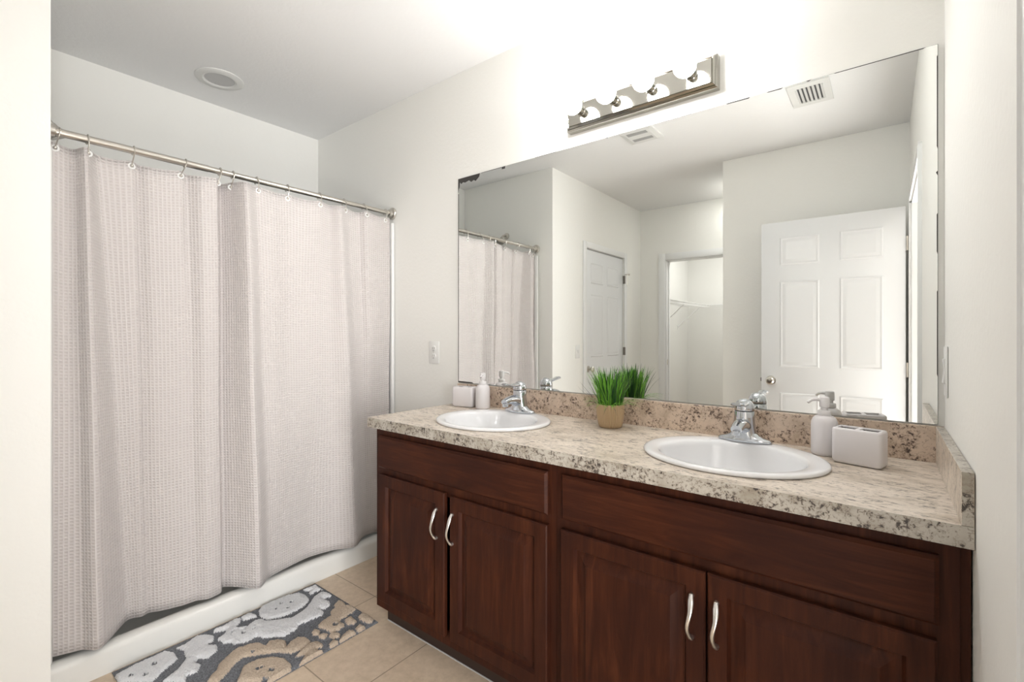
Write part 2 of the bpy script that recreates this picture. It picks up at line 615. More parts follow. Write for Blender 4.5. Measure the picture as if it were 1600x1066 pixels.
sur = thing('shower_surround', 'white shower wall panels with edge trim behind the curtain', 'shower surround', (-2.9, -0.75, 0.102))
bx(-3.332, -3.322, -1.520, -0.004, 0.104, 1.955).build('back_panel', M['surround'], sur, smooth=0)
bx(-3.322, -2.49, -0.013, -0.003, 0.104, 1.955).build('end_panel', M['surround'], sur, smooth=0)
bx(-3.322, -2.49, -1.521, -1.511, 0.104, 1.955).build('end_panel', M['surround'], sur, smooth=0)
tr = MB()
tr.box(-2.492, -2.457, -0.024, -0.003, 0.104, 1.955, 0.009, 3)
tr.build('edge_trim', M['surround'], sur)
tr = MB()
tr.box(-2.492, -2.457, -1.521, -1.500, 0.104, 1.955, 0.009, 3)
tr.build('edge_trim', M['surround'], sur)

sh = thing('showerhead', 'showerhead on a short arm high on the shower end wall, above the rod end', 'showerhead', (-2.81, -1.522, 2.10))
MB().tube([(-2.81, -1.523, 2.165), (-2.81, -1.495, 2.168), (-2.81, -1.470, 2.158), (-2.81, -1.455, 2.138)], 0.010, 12).build('arm', M['nickel'], sh)
hd = MB()
rg_ = []
for r_, s_ in ((0.012, 0.0), (0.015, 0.012), (0.021, 0.024), (0.034, 0.038), (0.037, 0.050), (0.034, 0.054)):
    p = Vector((-2.81, -1.457, 2.142)) + Vector((0, 0.5, -0.866)) * s_
    a_ = Vector((1, 0, 0)); b_ = Vector((0, 0.866, 0.5))
    rg_.append([p + a_ * r_ * math.cos(2 * PI * k / 24) + b_ * r_ * math.sin(2 * PI * k / 24) for k in range(24)])
hd.loft(rg_)
hd.build('spray_head', M['nickel'], sh)
fl = MB()
fl.loft([[(-2.81 + r_ * math.cos(2 * PI * k / 24), -1.523 + y_, 2.165 + r_ * math.sin(2 * PI * k / 24)) for k in range(24)] for r_, y_ in ((0.030, 0), (0.028, 0.006), (0.013, 0.012))])
fl.build('wall_flange', M['nickel'], sh)

# rod
RX, RZ = -2.482, 2.013
rod = thing('shower_rod', 'brushed nickel shower curtain rod with round end flanges', 'curtain rod', (RX, -0.76, RZ))
MB().tube([(RX, -1.522, RZ), (RX, -1.00, RZ)], 0.0142, 20).build('outer_tube', M['nickel'], rod)
MB().tube([(RX, -1.00, RZ), (RX, -0.003, RZ)], 0.0128, 20).build('inner_tube', M['nickel'], rod)
for y, s in ((-0.002, -1), (-1.522, 1)):
    f_ = MB()
    f_.loft([[(RX + r_ * math.cos(2 * PI * k / 32), y + s * h_, RZ + r_ * math.sin(2 * PI * k / 32)) for k in range(32)]
             for r_, h_ in ((0.036, 0), (0.036, 0.006), (0.033, 0.011), (0.022, 0.014), (0.020, 0.030), (0.0165, 0.032))])
    f_.build('end_flange', M['nickel'], rod)

# curtain: fold line at the top and at the hem (x, y)
KNOTS = [((-2.490, -1.508), (-2.490, -1.508)), ((-2.512, -1.452), (-2.470, -1.458)), ((-2.505, -1.432), (-2.452, -1.420)), ((-2.460, -1.412), (-2.412, -1.378)),
         ((-2.512, -1.372), (-2.548, -1.272)), ((-2.508, -1.270), (-2.534, -1.225)), ((-2.530, -1.240), (-2.544, -1.200)), ((-2.508, -1.205), (-2.522, -1.165)), ((-2.490, -1.110), (-2.494, -1.090)),
         ((-2.508, -1.075), (-2.490, -1.045)), ((-2.464, -1.032), (-2.464, -1.005)), ((-2.466, -0.972), (-2.476, -0.952)), ((-2.545, -0.935), (-2.522, -0.928)),
         ((-2.500, -0.905), (-2.470, -0.885)), ((-2.408, -0.874), (-2.378, -0.830)), ((-2.448, -0.815), (-2.440, -0.760)), ((-2.450, -0.740), (-2.458, -0.700)),
         ((-2.470, -0.645), (-2.474, -0.630)), ((-2.448, -0.505), (-2.488, -0.530)), ((-2.456, -0.432), (-2.460, -0.410)), ((-2.420, -0.395), (-2.405, -0.314)),
         ((-2.456, -0.330), (-2.470, -0.230)), ((-2.474, -0.246), (-2.486, -0.185)), ((-2.438, -0.212), (-2.482, -0.150)), ((-2.462, -0.085), (-2.478, -0.070)), ((-2.474, -0.032), (-2.470, -0.034))]
HOOKY = [(-1.4792, -1.4893), (-1.4022, -1.4025), (-1.2637, -1.2645), (-1.086, -1.1014), (-0.9521, -0.9643), (-0.8989, -0.9036),
         (-0.7948, -0.8029), (-0.6473, -0.6533), (-0.4767, -0.4907), (-0.3334, -0.3449), (-0.2066, -0.2149), (-0.056, -0.0696)]


def cr(p0, p1, p2, p3, t):
    # Catmull-Rom, tightened so that folds stay crisp
    k = 0.36
    m1 = [(p2[i] - p0[i]) * k for i in range(len(p1))]
    m2 = [(p3[i] - p1[i]) * k for i in range(len(p1))]
    t2, t3 = t * t, t * t * t
    return tuple((2 * t3 - 3 * t2 + 1) * p1[i] + (t3 - 2 * t2 + t) * m1[i] + (-2 * t3 + 3 * t2) * p2[i] + (t3 - t2) * m2[i] for i in range(len(p1)))


K4 = [(a[0], a[1], b_[0], b_[1]) for a, b_ in KNOTS]
line = []
SUB = 10
for i in range(len(K4) - 1):
    p0, p1, p2, p3 = K4[max(i - 1, 0)], K4[i], K4[i + 1], K4[min(i + 2, len(K4) - 1)]
    for s in range(SUB):
        line.append(cr(p0, p1, p2, p3, s / SUB))
line.append(K4[-1])
NV = 44
ZT, ZB = 1.979, 0.122
bm = bmesh.new()
uvl = bm.loops.layers.uv.new('UVMap')
arc = [0.0]
for a, b_ in zip(line[:-1], line[1:]):
    arc.append(arc[-1] + math.hypot((b_[0] + b_[2] - a[0] - a[2]) / 2, (b_[1] + b_[3] - a[1] - a[3]) / 2))


def top_z(y):
    # the edge hangs in shallow swags between the hooks
    ys = [g for _, g in HOOKY]
    for a, b_ in zip(ys[:-1], ys[1:]):
        if a <= y <= b_:
            f = (y - a) / (b_ - a)
            return ZT - min(0.011, 0.085 * (b_ - a)) * 4 * f * (1 - f)
    return ZT


grid = []
for i, (tx, ty, hx, hy) in enumerate(line):
    col = []
    zt = top_z(ty)
    for j in range(NV + 1):
        f = j / NV
        e = f ** 0.85
        wob = 0.006 * math.sin(9 * f + ty * 7) * math.sin(PI * f)
        x = tx + (hx - tx) * e + wob
        y = ty + (hy - ty) * e
        # near the very top the cloth is drawn towards the rod
        col.append((bm.verts.new((x, y, zt + (ZB - zt) * f)), arc[i], (1 - f) * 1.86))
    grid.append(col)
for i in range(len(grid) - 1):
    for j in range(NV):
        q = [grid[i][j], grid[i + 1][j], grid[i + 1][j + 1], grid[i][j + 1]]
        f_ = bm.faces.new([v[0] for v in q])
        for lp, v in zip(f_.loops, q):
            lp[uvl].uv = (v[1], v[2])
        f_.smooth = True
me = bpy.data.meshes.new('cloth_panel')
cur = thing('shower_curtain', 'beige waffle-weave shower curtain hanging in soft folds from the rod', 'shower curtain', (-2.47, -0.76, 0.12))
for v in bm.verts:
    v.co -= Vector(cur.location)
bm.to_mesh(me)
bm.free()
me.materials.append(M['cloth'])
cl = bpy.data.objects.new('cloth_panel', me)
C.objects.link(cl)
cl.parent = cur
so = cl.modifiers.new('thickness', 'SOLIDIFY')
so.thickness = 0.0016
so.offset = -1


def cloth_x(y):
    for a, b_ in zip(line[:-1], line[1:]):
        lo, hi = sorted((a[1], b_[1]))
        if lo <= y <= hi:
            f = (y - a[1]) / (b_[1] - a[1] + 1e-9)
            return a[0] + (b_[0] - a[0]) * f
    return -2.48


ordinal = ['first', 'second', 'third', 'fourth', 'fifth', 'sixth', 'seventh', 'eighth', 'ninth', 'tenth', 'eleventh', 'last']
for i, (hy, gy) in enumerate(HOOKY):
    gx = cloth_x(gy)
    gz = ZT - 0.022
    # eyelet set in the cloth
    g = MB()
    pts = [(gx + 0.0022, gy + 0.0095 * math.cos(2 * PI * k / 20), gz + 0.0095 * math.sin(2 * PI * k / 20)) for k in range(21)]
    g.tube(pts, 0.0036, 8)
    g.build('eyelet', M['white_plastic'], cur)
    # the hook: over the rod, ball at the back, down through the eyelet
    pts = []
    rr = 0.0172
    for k in range(13):
        a = math.radians(205 - k * 205 / 12)
        pts.append(Vector((RX + rr * math.cos(a), hy, RZ + rr * math.sin(a))))
    end = Vector((gx + 0.006, gy, gz + 0.004))
    st = pts[-1]
    for k in range(1, 9):
        f = k / 8
        p = st.lerp(end, f)
        p.x += 0.010 * math.sin(PI * f) * (1 - f)
        pts.append(p)
    pts.append(end + Vector((-0.004, 0, -0.008)))
    pts.append(end + Vector((-0.012, 0, -0.007)))
    hk = thing('curtain_hook', '%s curtain hook counted from the left end of the rod, metal with ball tips' % ordinal[i] if i < 11 else
               'last curtain hook at the right end of the rod next to the wall flange', 'curtain hook', (RX, hy, gz), 0, 'curtain hooks on the shower rod')
    MB().tube(pts, 0.0021, 8).build('wire', M['nickel'], hk)
    MB().sphere(pts[0] + Vector((0, 0, -0.003)), 0.0048, 10).build('ball_tip', M['nickel'], hk)
    MB().sphere(end + Vector((0.002, 0, -0.003)), 0.0055, 10).build('ball_tip', M['nickel'], hk)

# ------------------------------------------------------------------ ceiling fittings
ca = thing('recessed_downlight', 'round recessed ceiling light above the shower curtain', 'ceiling light', (-2.99, -0.768, CEIL - 0.008))
MB().lathe([(0.116, CEIL), (0.116, CEIL - 0.004), (0.108, CEIL - 0.009), (0.080, CEIL - 0.011), (0.072, CEIL - 0.006), (0.072, CEIL - 0.001)], 48, -2.99, -0.768, False, False).build('trim_ring', M['vent'], ca)
MB().lathe([(0.073, CEIL - 0.002), (0.073, CEIL - 0.0045), (0.001, CEIL - 0.0045)], 48, -2.99, -0.768, True, True).build('lens', M['grey'], ca)

vt = thing('air_register', 'white louvred supply air register on the ceiling, seen in the mirror', 'air vent', (-0.468, -1.41, CEIL - 0.01))
fr = MB()
x0, x1, y0, y1 = -0.570, -0.366, -1.558, -1.262
for a in ((x0, x1, y0, y0 + 0.045), (x0, x1, y1 - 0.045, y1), (x0, x0 + 0.035, y0 + 0.045, y1 - 0.045), (x1 - 0.035, x1, y0 + 0.045, y1 - 0.045)):
    fr.box(*a, CEIL - 0.010, CEIL - 0.0005, 0.002)
fr.build('frame', M['vent'], vt, smooth=0)
bx(x0 + 0.03, x1 - 0.03, y0 + 0.04, y1 - 0.04, CEIL - 0.0025, CEIL - 0.0005).build('duct_opening', M['ventdark'], vt, smooth=0)
for k in range(7):
    xx = x0 + 0.0405 + k * 0.0205
    s = MB().box(-0.0068, 0.0068, -0.100, 0.100, -0.0012, 0.0012)
    s.xform(Matrix.Translation((xx, -1.41, CEIL - 0.0085)) @ Matrix.Rotation(math.radians(25), 4, 'Y'))
    s.build('louvre', M['vent'], vt, smooth=0)

ef = thing('exhaust_fan', 'square white exhaust fan cover on the ceiling, seen at the mirror top edge', 'exhaust fan', (-1.467, -1.35, CEIL - 0.03))
x0, x1, y0, y1 = -1.582, -1.352, -1.465, -1.235
fan = MB()
fan.loft([[(x0, y0, CEIL), (x1, y0, CEIL), (x1, y1, CEIL), (x0, y1, CEIL)], [(x0, y0, CEIL - 0.012), (x1, y0, CEIL - 0.012), (x1, y1, CEIL - 0.012), (x0, y1, CEIL - 0.012)],
          [(x0 + 0.03, y0 + 0.03, CEIL - 0.020), (x1 - 0.03, y0 + 0.03, CEIL - 0.020), (x1 - 0.03, y1 - 0.03, CEIL - 0.020), (x0 + 0.03, y1 - 0.03, CEIL - 0.020)]], True, False, True)
fan.build('cover', M['vent'], ef, smooth=0)
for k in range(2):
    yy = y0 + 0.06 + k * 0.105
    bx(x0 + 0.045, x1 - 0.045, yy, yy + 0.040, CEIL - 0.0212, CEIL - 0.0195).build('air_slot', M['slotgrey'], ef, smooth=0)

# ------------------------------------------------------------------ mirror
MX0, MX1, MZ0, MZ1 = -1.9217, -0.0141, 1.0245, 2.110
mir = thing('vanity_mirror', 'large frameless vanity mirror above the double sink counter', 'mirror', ((MX0 + MX1) / 2, -0.003, MZ0))
bx(MX0, MX1, -0.0045, -0.0005, MZ0, MZ1).build('backing', M['glass_edge'], mir, smooth=0)
pm = MB()
vs = [pm.bm.verts.new(p) for p in ((MX0 + 0.0012, -0.006, MZ0 + 0.0012), (MX1 - 0.0012, -0.006, MZ0 + 0.0012), (MX1 - 0.0012, -0.006, MZ1 - 0.0012), (MX0 + 0.0012, -0.006, MZ1 - 0.0012))]
bk = [pm.bm.verts.new((v.co.x, -0.0046, v.co.z)) for v in vs]
pm.bm.faces.new(vs)
pm.bm.faces.new(list(reversed(bk)))
for i in range(4):
    pm.bm.faces.new((vs[i], vs[(i + 1) % 4], bk[(i + 1) % 4], bk[i]))
pm.build('glass', M['mirror'], mir, smooth=0)


def patch(poly):
    p = MB()
    p.loft([[(x, -0.0059, z) for x, z in poly], [(x, -0.0066, z) for x, z in poly]])
    return p.build('desilvered_patch', M['desilver'], mir, smooth=0)


E0, E1 = MX0 + 0.0008, MZ1 - 0.0008
patch([(E0, E1), (E0 + 0.155, E1), (E0 + 0.15, E1 - 0.016), (E0 + 0.125, E1 - 0.034), (E0 + 0.112, E1 - 0.026), (E0 + 0.094, E1 - 0.033), (E0 + 0.078, E1 - 0.021),
       (E0 + 0.05, E1 - 0.028), (E0 + 0.035, E1 - 0.023), (E0 + 0.022, E1 - 0.030), (E0 + 0.012, E1 - 0.018), (E0 + 0.009, E1 - 0.045), (E0 + 0.004, E1 - 0.056), (E0, E1 - 0.075)])
patch([(E0 + 0.300, E1), (E0 + 0.322, E1), (E0 + 0.320, E1 - 0.012), (E0 + 0.302, E1 - 0.011)])
patch([(E0, E1 - 0.08), (E0 + 0.0035, E1 - 0.08), (E0 + 0.0030, MZ0 + 0.002), (E0, MZ0 + 0.002)])
patch([(E0, MZ0 + 0.001), (E0 + 0.11, MZ0 + 0.001), (E0 + 0.10, MZ0 + 0.007), (E0, MZ0 + 0.009)])
for a, b_, h_ in ((0.16, 0.30, 0.0022), (0.50, 0.62, 0.002), (0.86, 0.88, 0.004), (1.10, 1.22, 0.0022), (1.34, 1.42, 0.004), (1.47, 1.52, 0.003), (1.585, 1.60, 0.003), (1.66, 1.88, 0.0022)):
    patch([(E0 + a, E1), (E0 + b_, E1), (E0 + b_ - 0.006, E1 - h_), (E0 + a + 0.005, E1 - h_ * 0.8)])
X1_ = MX1 - 0.0008
for a, b_, h_ in ((0.03, 0.30, 0.0022), (0.36, 0.375, 0.004), (0.48, 0.60, 0.0024), (0.70, 0.95, 0.0020)):
    patch([(X1_, E1 - a), (X1_, E1 - b_), (X1_ - h_, E1 - b_ + 0.01), (X1_ - h_, E1 - a - 0.005)])

# ------------------------------------------------------------------ vanity light
vl = thing('vanity_light_bar', 'polished nickel light bar with four lit globe bulbs above the mirror', 'vanity light', (-0.916, -0.02, 2.166))
b0 = MB()
bx0, bx1, bz0, bz1 = -1.228, -0.602, 2.166, 2.287
loops = [(0, 0), (0, 0.030), (0.007, 0.034), (0.007, 0.040), (0.013, 0.046), (0.016, 0.043), (0.018, 0.046)]
b0.loft([[(bx0 + i_, -h_ - 0.001, bz0 + i_), (bx1 - i_, -h_ - 0.001, bz0 + i_), (bx1 - i_, -h_ - 0.001, bz1 - i_), (bx0 + i_, -h_ - 0.001, bz1 - i_)] for i_, h_ in loops], True, True, True)
b0.build('back_plate', M['bar'], vl, smooth=20)
for x in (-1.148, -0.996, -0.843, -0.689):
    zc = 2.232
    sk = MB()
    sk.loft([[(x + r_ * math.cos(2 * PI * k / 28), -y_, zc + r_ * math.sin(2 * PI * k / 28)) for k in range(28)] for r_, y_ in
             ((0.021, 0.046), (0.021, 0.050), (0.0185, 0.052), (0.0185, 0.078), (0.0165, 0.080), (0.012, 0.081))])
    sk.build('socket', M['bar'], vl)
    bl = MB()
    prof = [(0.013, 0.078), (0.0145, 0.084)] + [(0.040 * math.sin(a), 0.1225 - 0.040 * math.cos(a)) for a in [math.radians(22 + q * 14) for q in range(11)]] + [(0.002, 0.1625)]
    bl.loft([[(x + r_ * math.cos(2 * PI * k / 32), -y_, zc + r_ * math.sin(2 * PI * k / 32)) for k in range(32)] for r_, y_ in prof])
    tag(bl.build('globe_bulb', M['bulb'], vl), 'glowing round bulb')

# ------------------------------------------------------------------ vanity cabinets
FY = -0.545
CB, CTOP = 0.093, 0.875


def raised_door(x0, x1, z0, z1, y):
    """raised-panel door, face towards -y, thickness 19 mm behind y"""
    d_ = MB()
    L = [(0.0, -0.0185), (0.0, -0.004), (0.004, 0.0), (0.047, 0.0), (0.049, -0.005), (0.054, -0.0125), (0.058, -0.0130), (0.062, -0.0120), (0.088, -0.0020), (0.090, -0.0002), (0.094, -0.0002)]
    d_.loft([[(x0 + i_, y - h_, z0 + i_), (x1 - i_, y - h_, z0 + i_), (x1 - i_, y - h_, z1 - i_), (x0 + i_, y - h_, z1 - i_)] for i_, h_ in L])
    return d_


def slab_front(x0, x1, z0, z1, y):
    d_ = MB()
    L = [(0.0, -0.0185), (0.0, -0.008), (0.004, -0.005), (0.008, 0.0), (0.012, 0.0)]
    d_.loft([[(x0 + i_, y - h_, z0 + i_), (x1 - i_, y - h_, z0 + i_), (x1 - i_, y - h_, z1 - i_), (x0 + i_, y - h_, z1 - i_)] for i_, h_ in L])
    return d_


def pull(x, z0, z1, y, parent):
    """bow-shaped pull: broad rounded head at the top, slimmer foot"""
    n = 22
    pts, rr, fl = [], [], []
    L = z1 - z0
    for k in range(n + 1):
        f = k / n
        z = z1 - f * L
        out = 0.004 + 0.026 * math.sin(PI * min(1, max(0, f))) ** 0.7
        if f < 0.06: out *= 0.9
        pts.append((x + 0.004 * math.sin(2 * PI * f), y - out, z))
        rr.append(0.0052 + 0.0026 * math.exp(-((f - 0.13) / 0.16) ** 2) + 0.0018 * math.exp(-((f - 0.97) / 0.05) ** 2))
        fl.append(0.62 + 0.25 * f)
    p = MB()
    p.tube(pts, rr, 14, fl, up=(0, -1, 0))
    for z, r_ in ((z1 - 0.002, 0.0068), (z0 + 0.002, 0.0065)):
        p.loft([[(x + r_ * q * math.cos(2 * PI * k / 16), y - h_, z + r_ * q * math.sin(2 * PI * k / 16)) for k in range(16)] for q, h_ in ((1, -0.0015), (1, 0.003), (0.8, 0.007))])
    return p.build('handle', M['satin'], parent, smooth=60)


def cabinet(x0, x1, label, drawer, doors, handles, filler=None):
    c0 = thing('vanity_cabinet', label, 'bathroom cabinet', ((x0 + x1) / 2, -0.28, 0.0))
    ca_ = MB()
    ca_.box(x0, x0 + 0.016, FY + 0.019, -0.004, CB, CTOP)
    ca_.box(x1 - 0.016, x1, FY + 0.019, -0.004, CB, CTOP)
    ca_.box(x0 + 0.016, x1 - 0.016, FY + 0.019, -0.004, CB, CB + 0.016)
    ca_.box(x0 + 0.016, x1 - 0.016, -0.012, -0.004, CB + 0.016, CTOP)
    ca_.build('body', M['wood_v'], c0, smooth=0)
    f_ = MB()
    a, b_ = FY, FY + 0.019
    f_.box(x0, x0 + 0.034, a, b_, CB, CTOP).box(x1 - 0.034, x1, a, b_, CB, CTOP)
    f_.box(x0 + 0.034, x1 - 0.034, a, b_, 0.828, CTOP).box(x0 + 0.034, x1 - 0.034, a, b_, CB, 0.150).box(x0 + 0.034, x1 - 0.034, a, b_, 0.660, 0.722)
    f_.build('face_frame', M['wood_v'], c0, smooth=0)
    bx(x0 + 0.002, x1 - 0.002, -0.488, -0.470, 0.003, CB).build('toe_kick', M['inside'], c0, smooth=0)
    bx(x0 + 0.002, x1 - 0.002, -0.4905, -0.488, 0.0, 0.004).build('caulk_bead', M['caulk'], c0, smooth=0)
    for s in (x0, x1 - 0.016):
        bx(s, s + 0.016, -0.470, -0.004, 0.0, CB).build('side_foot', M['inside'], c0, smooth=0)
    slab_front(*drawer, FY - 0.0195).build('drawer_front', M['wood_h'], c0, smooth=25)
    for dd, hx in zip(doors, handles):
        do = raised_door(*dd, FY - 0.0195).build('door', M['wood_v'], c0, smooth=25)
        pull(hx, 0.499, 0.611, FY - 0.0195, do)
    if filler:
        bx(filler[0], filler[1], FY + 0.004, FY + 0.019, 0.06, CTOP).build('filler_strip', M['wood_v'], c0, smooth=0)
    return c0


cabinet(-1.888, -0.9525, 'dark brown vanity cabinet under the left sink, nearer the shower',
        (-1.857, -0.979, 0.706, 0.845), [(-1.853, -1.446, 0.134, 0.679), (-1.417, -0.978, 0.132, 0.674)], (-1.486, -1.400))
cabinet(-0.9515, -0.019, 'dark brown vanity cabinet under the right sink, against the right wall',
        (-0.926, -0.050, 0.706, 0.845), [(-0.928, -0.4935, 0.133, 0.676), (-0.4885, -0.053, 0.133, 0.676)], (-0.5265, -0.4655), (-0.0185, -0.003))

# ------------------------------------------------------------------ countertop with sink cut-outs
CX0, CX1, CY0, CZ0, CZ1 = -1.914, -0.0015, -0.574, 0.876, 0.918
SINKS = [(-1.4285, -0.300), (-0.4975, -0.300)]
ct = thing('countertop', 'cream granite-pattern countertop running the length of the vanity', 'countertop', ((CX0 + CX1) / 2, -0.287, CZ0))
sl = MB()
bm = sl.bm
HA, HB, NH = 0.226, 0.196, 64
spans = [CX0, SINKS[0][0] - 0.27, SINKS[0][0] + 0.27, SINKS[1][0] - 0.27, SINKS[1][0] + 0.27, CX1]
YA, YB = CY0, -0.0015


def ring_face(cx, cy, xa, xb, z, up):
    el, sq = [], []
    for k in range(NH):
        a = 2 * PI * k / NH
        c, s = math.cos(a), math.sin(a)
        el.append((cx + HA * c, cy + HB * s))
        tx = ((xb - cx) / c if c > 1e-6 else (xa - cx) / c if c < -1e-6 else 1e9)
        ty = ((YB - cy) / s if s > 1e-6 else (YA - cy) / s if s < -1e-6 else 1e9)
        tt = min(tx, ty)
        sq.append([cx + tt * c, cy + tt * s])
    for (px, py) in ((xa, YA), (xb, YA), (xa, YB), (xb, YB)):
        i = min(range(NH), key=lambda q: (sq[q][0] - px) ** 2 + (sq[q][1] - py) ** 2)
        sq[i] = [px, py]
    E_ = [bm.verts.new((x, y, z)) for x, y in el]
    S_ = [bm.verts.new((x, y, z)) for x, y in sq]
    for k in range(NH):
        j = (k + 1) % NH
        bm.faces.new((E_[k], E_[j], S_[j], S_[k]))
    return E_


for z in (CZ1, CZ0):
    rims = []
    for i in range(5):
        xa, xb = spans[i], spans[i + 1]
        if i in (1, 3):
            rims.append(ring_face(*SINKS[i // 2], xa, xb, z, True))
        else:
            bm.faces.new([bm.verts.new(p) for p in ((xa, YA, z), (xb, YA, z), (xb, YB, z), (xa, YB, z))])
    if z == CZ1:
        R0 = rims
for a, b_ in zip(R0, rims):
    for k in range(NH):
        j = (k + 1) % NH
        bm.faces.new((a[k], a[j], b_[j], b_[k]))
bmesh.ops.remove_doubles(bm, verts=bm.verts, dist=1e-5)
for a, b_ in (((CX1, YB), (CX0, YB)),):
    bm.faces.new([bm.verts.new(p) for p in ((a[0], a[1], CZ0), (b_[0], b_[1], CZ0), (b_[0], b_[1], CZ1), (a[0], a[1], CZ1))])
sl.build('slab', M['lam_top'], ct, smooth=0)
ed = MB()
ed.box(CX0 - 0.0012, CX1, CY0 - 0.0012, CY0, CZ0, CZ1)
ed.box(CX0 - 0.0012, CX0, CY0, YB, CZ0, CZ1)
ed.build('front_edge', M['lam_front'], ct, smooth=0)
BS = 1.021
bx(CX0, CX1 - 0.0, -0.0195, -0.0015, CZ1, BS, bev=0.0008, seg=1).build('backsplash', M['lam_back'], ct, smooth=0)
ss = bx(-0.0198, CX1, CY0 - 0.0008, -0.0200, CZ1 + 0.0006, BS, bev=0.0006, seg=1)
ssm = ss.build('side_splash', [M['lam_top'], M['lam_front']], ct, smooth=0)
for p in ssm.data.polygons:
    if abs(p.normal.x) < 0.5:
        p.material_index = 1


# ------------------------------------------------------------------ sinks
def make_sink(cx, cy, label):
    s0 = thing('sink', label, 'sink', (cx, cy, CZ1), 0, 'oval drop-in sinks')
    s_ = MB()
    N = 72
    # (a, b, y shift, z)
    prof = [(0.2465, 0.2135, 0, 0.0005), (0.2515, 0.2175, 0, 0.0015), (0.2530, 0.2190, 0, 0.005), (0.2515, 0.2175, 0, 0.0095), (0.247, 0.213, 0, 0.0122), (0.240, 0.206, -0.001, 0.0130),
            (0.208, 0.184, -0.012, 0.0115), (0.202, 0.178, -0.014, 0.0095), (0.197, 0.173, -0.016, 0.004), (0.193, 0.169, -0.017, -0.006), (0.187, 0.163, -0.018, -0.025),
            (0.175, 0.150, -0.019, -0.060), (0.150, 0.127, -0.020, -0.098), (0.110, 0.094, -0.020, -0.124), (0.060, 0.054, -0.020, -0.137), (0.024, 0.024, -0.020, -0.1395)]
    s_.loft([[(a * math.cos(2 * PI * k / N), sy_ + b_ * math.sin(2 * PI * k / N), z) for k in range(N)] for a, b_, sy_, z in prof], True, False, False)
    # underside of the bowl
    und = [(0.2465, 0.2135, 0, 0.0005), (0.214, 0.188, -0.006, 0.0005), (0.206, 0.180, -0.012, -0.020), (0.188, 0.163, -0.018, -0.066), (0.160, 0.137, -0.020, -0.108), (0.115, 0.100, -0.020, -0.134), (0.024, 0.024, -0.020, -0.1495)]
    s_.loft([[(a * math.cos(2 * PI * k / N), sy_ + b_ * math.sin(2 * PI * k / N), z) for k in range(N)] for a, b_, sy_, z in und], True, False, False)
    bmesh.ops.remove_doubles(s_.bm, verts=s_.bm.verts, dist=1e-5)
    s_.build('basin', M['porcelain'], s0, smooth=60, local=True)
    d_ = MB()
    d_.lathe([(0.026, -0.1398), (0.027, -0.1365), (0.022, -0.1358), (0.019, -0.139), (0.001, -0.139)], 28, 0, -0.020)
    tag(d_.build('drain', M['chrome'], s0, local=True), 'chrome drain')
    return s0


for (cx, cy), lb in zip(SINKS, ('left white oval drop-in sink, between the soap dispenser and the potted grass', 'right white oval drop-in sink, the one nearer the right wall')):
    make_sink(cx, cy, lb)


# ------------------------------------------------------------------ faucets
def make_faucet(loc, label):
    f0 = thing('faucet', label, 'faucet', loc, 0, 'chrome sink faucets')
    N = 40
    bp = MB()

    def se(a, b_, z, pw=2.4, cyy=0.0):
        out = []
        for k in range(N):
            t_ = 2 * PI * k / N
            c, s = math.cos(t_), math.sin(t_)
            out.append((a * abs(c) ** (2 / pw) * (1 if c >= 0 else -1), cyy + b_ * abs(s) ** (2 / pw) * (1 if s >= 0 else -1), z))
        return out
    bp.loft([se(0.078, 0.026, 0), se(0.082, 0.028, 0.004), se(0.081, 0.0275, 0.008), se(0.074, 0.026, 0.012), se(0.060, 0.026, 0.016), se(0.046, 0.027, 0.022), se(0.038, 0.0275, 0.030)])
    bp.build('base_plate', M['chrome'], f0, smooth=60, local=True)
    bd = MB()
    bd.loft([se(0.040, 0.030, 0.012, 2.4), se(0.0370, 0.0295, 0.03, 2.3), se(0.0335, 0.0290, 0.05, 2.2), se(0.0310, 0.0290, 0.075, 2.0), se(0.0300, 0.0292, 0.098, 2.0), se(0.0290, 0.0285, 0.0995, 2.0)])
    bd.build('body', M['chrome'], f0, smooth=60, local=True)
    rn = MB()
    rn.loft([se(0.0292, 0.0288, 0.0992, 2), se(0.0292, 0.0288, 0.1026, 2)])
    rn.build('seal_ring', M['black'], f0, local=True)
    dm = MB()
    rg2 = [se(0.0300, 0.0298, 0.1024, 2), se(0.0306, 0.0304, 0.107, 2)]
    for q in range(1, 9):
        a = q / 9 * PI / 2
        rg2.append(se(0.0306 * math.cos(a), 0.0304 * math.cos(a), 0.110 + 0.030 * math.sin(a), 2))
    dm.loft(rg2)
    dm.build('handle_cap', M['chrome'], f0, smooth=60, local=True)
    sp_ = MB()
    pts, rr, fl = [], [], []
    for q in range(13):
        f = q / 12
        pts.append((0, -0.010 - 0.100 * f, 0.050 + 0.014 * math.sin(PI * f * 0.8) - 0.004 * f))
        rr.append(0.0255 - 0.0085 * f)
        fl.append(1.05 - 0.25 * f)
    sp_.tube(pts, rr, 20, fl)
    sp_.lathe([(0.0115, 0.036), (0.0125, 0.038), (0.0125, 0.050)], 20, 0, -0.104)
    sp_.build('spout', M['chrome'], f0, smooth=60, local=True)
    lv = MB()
    pts, rr, fl = [], [], []
    for q in range(13):
        f = q / 12
        pts.append((0, 0.004 - 0.118 * f, 0.124 + 0.010 * f - 0.004 * math.sin(PI * f)))
        rr.append((0.023 - 0.008 * math.sin(PI * f * 0.85)) if f < 0.96 else 0.013)
        fl.append(0.58 - 0.22 * f)
    lv.tube(pts, rr, 20, fl)
    lv.build('lever_handle', M['chrome'], f0, smooth=60, local=True)
    return f0


FZ = CZ1 + 0.0125
fa = make_faucet((-0.4975, -0.112, FZ), 'chrome single-lever faucet on the right sink')
dup(fa, (-1.4285, -0.112, FZ), 0, 'chrome single-lever faucet on the left sink')


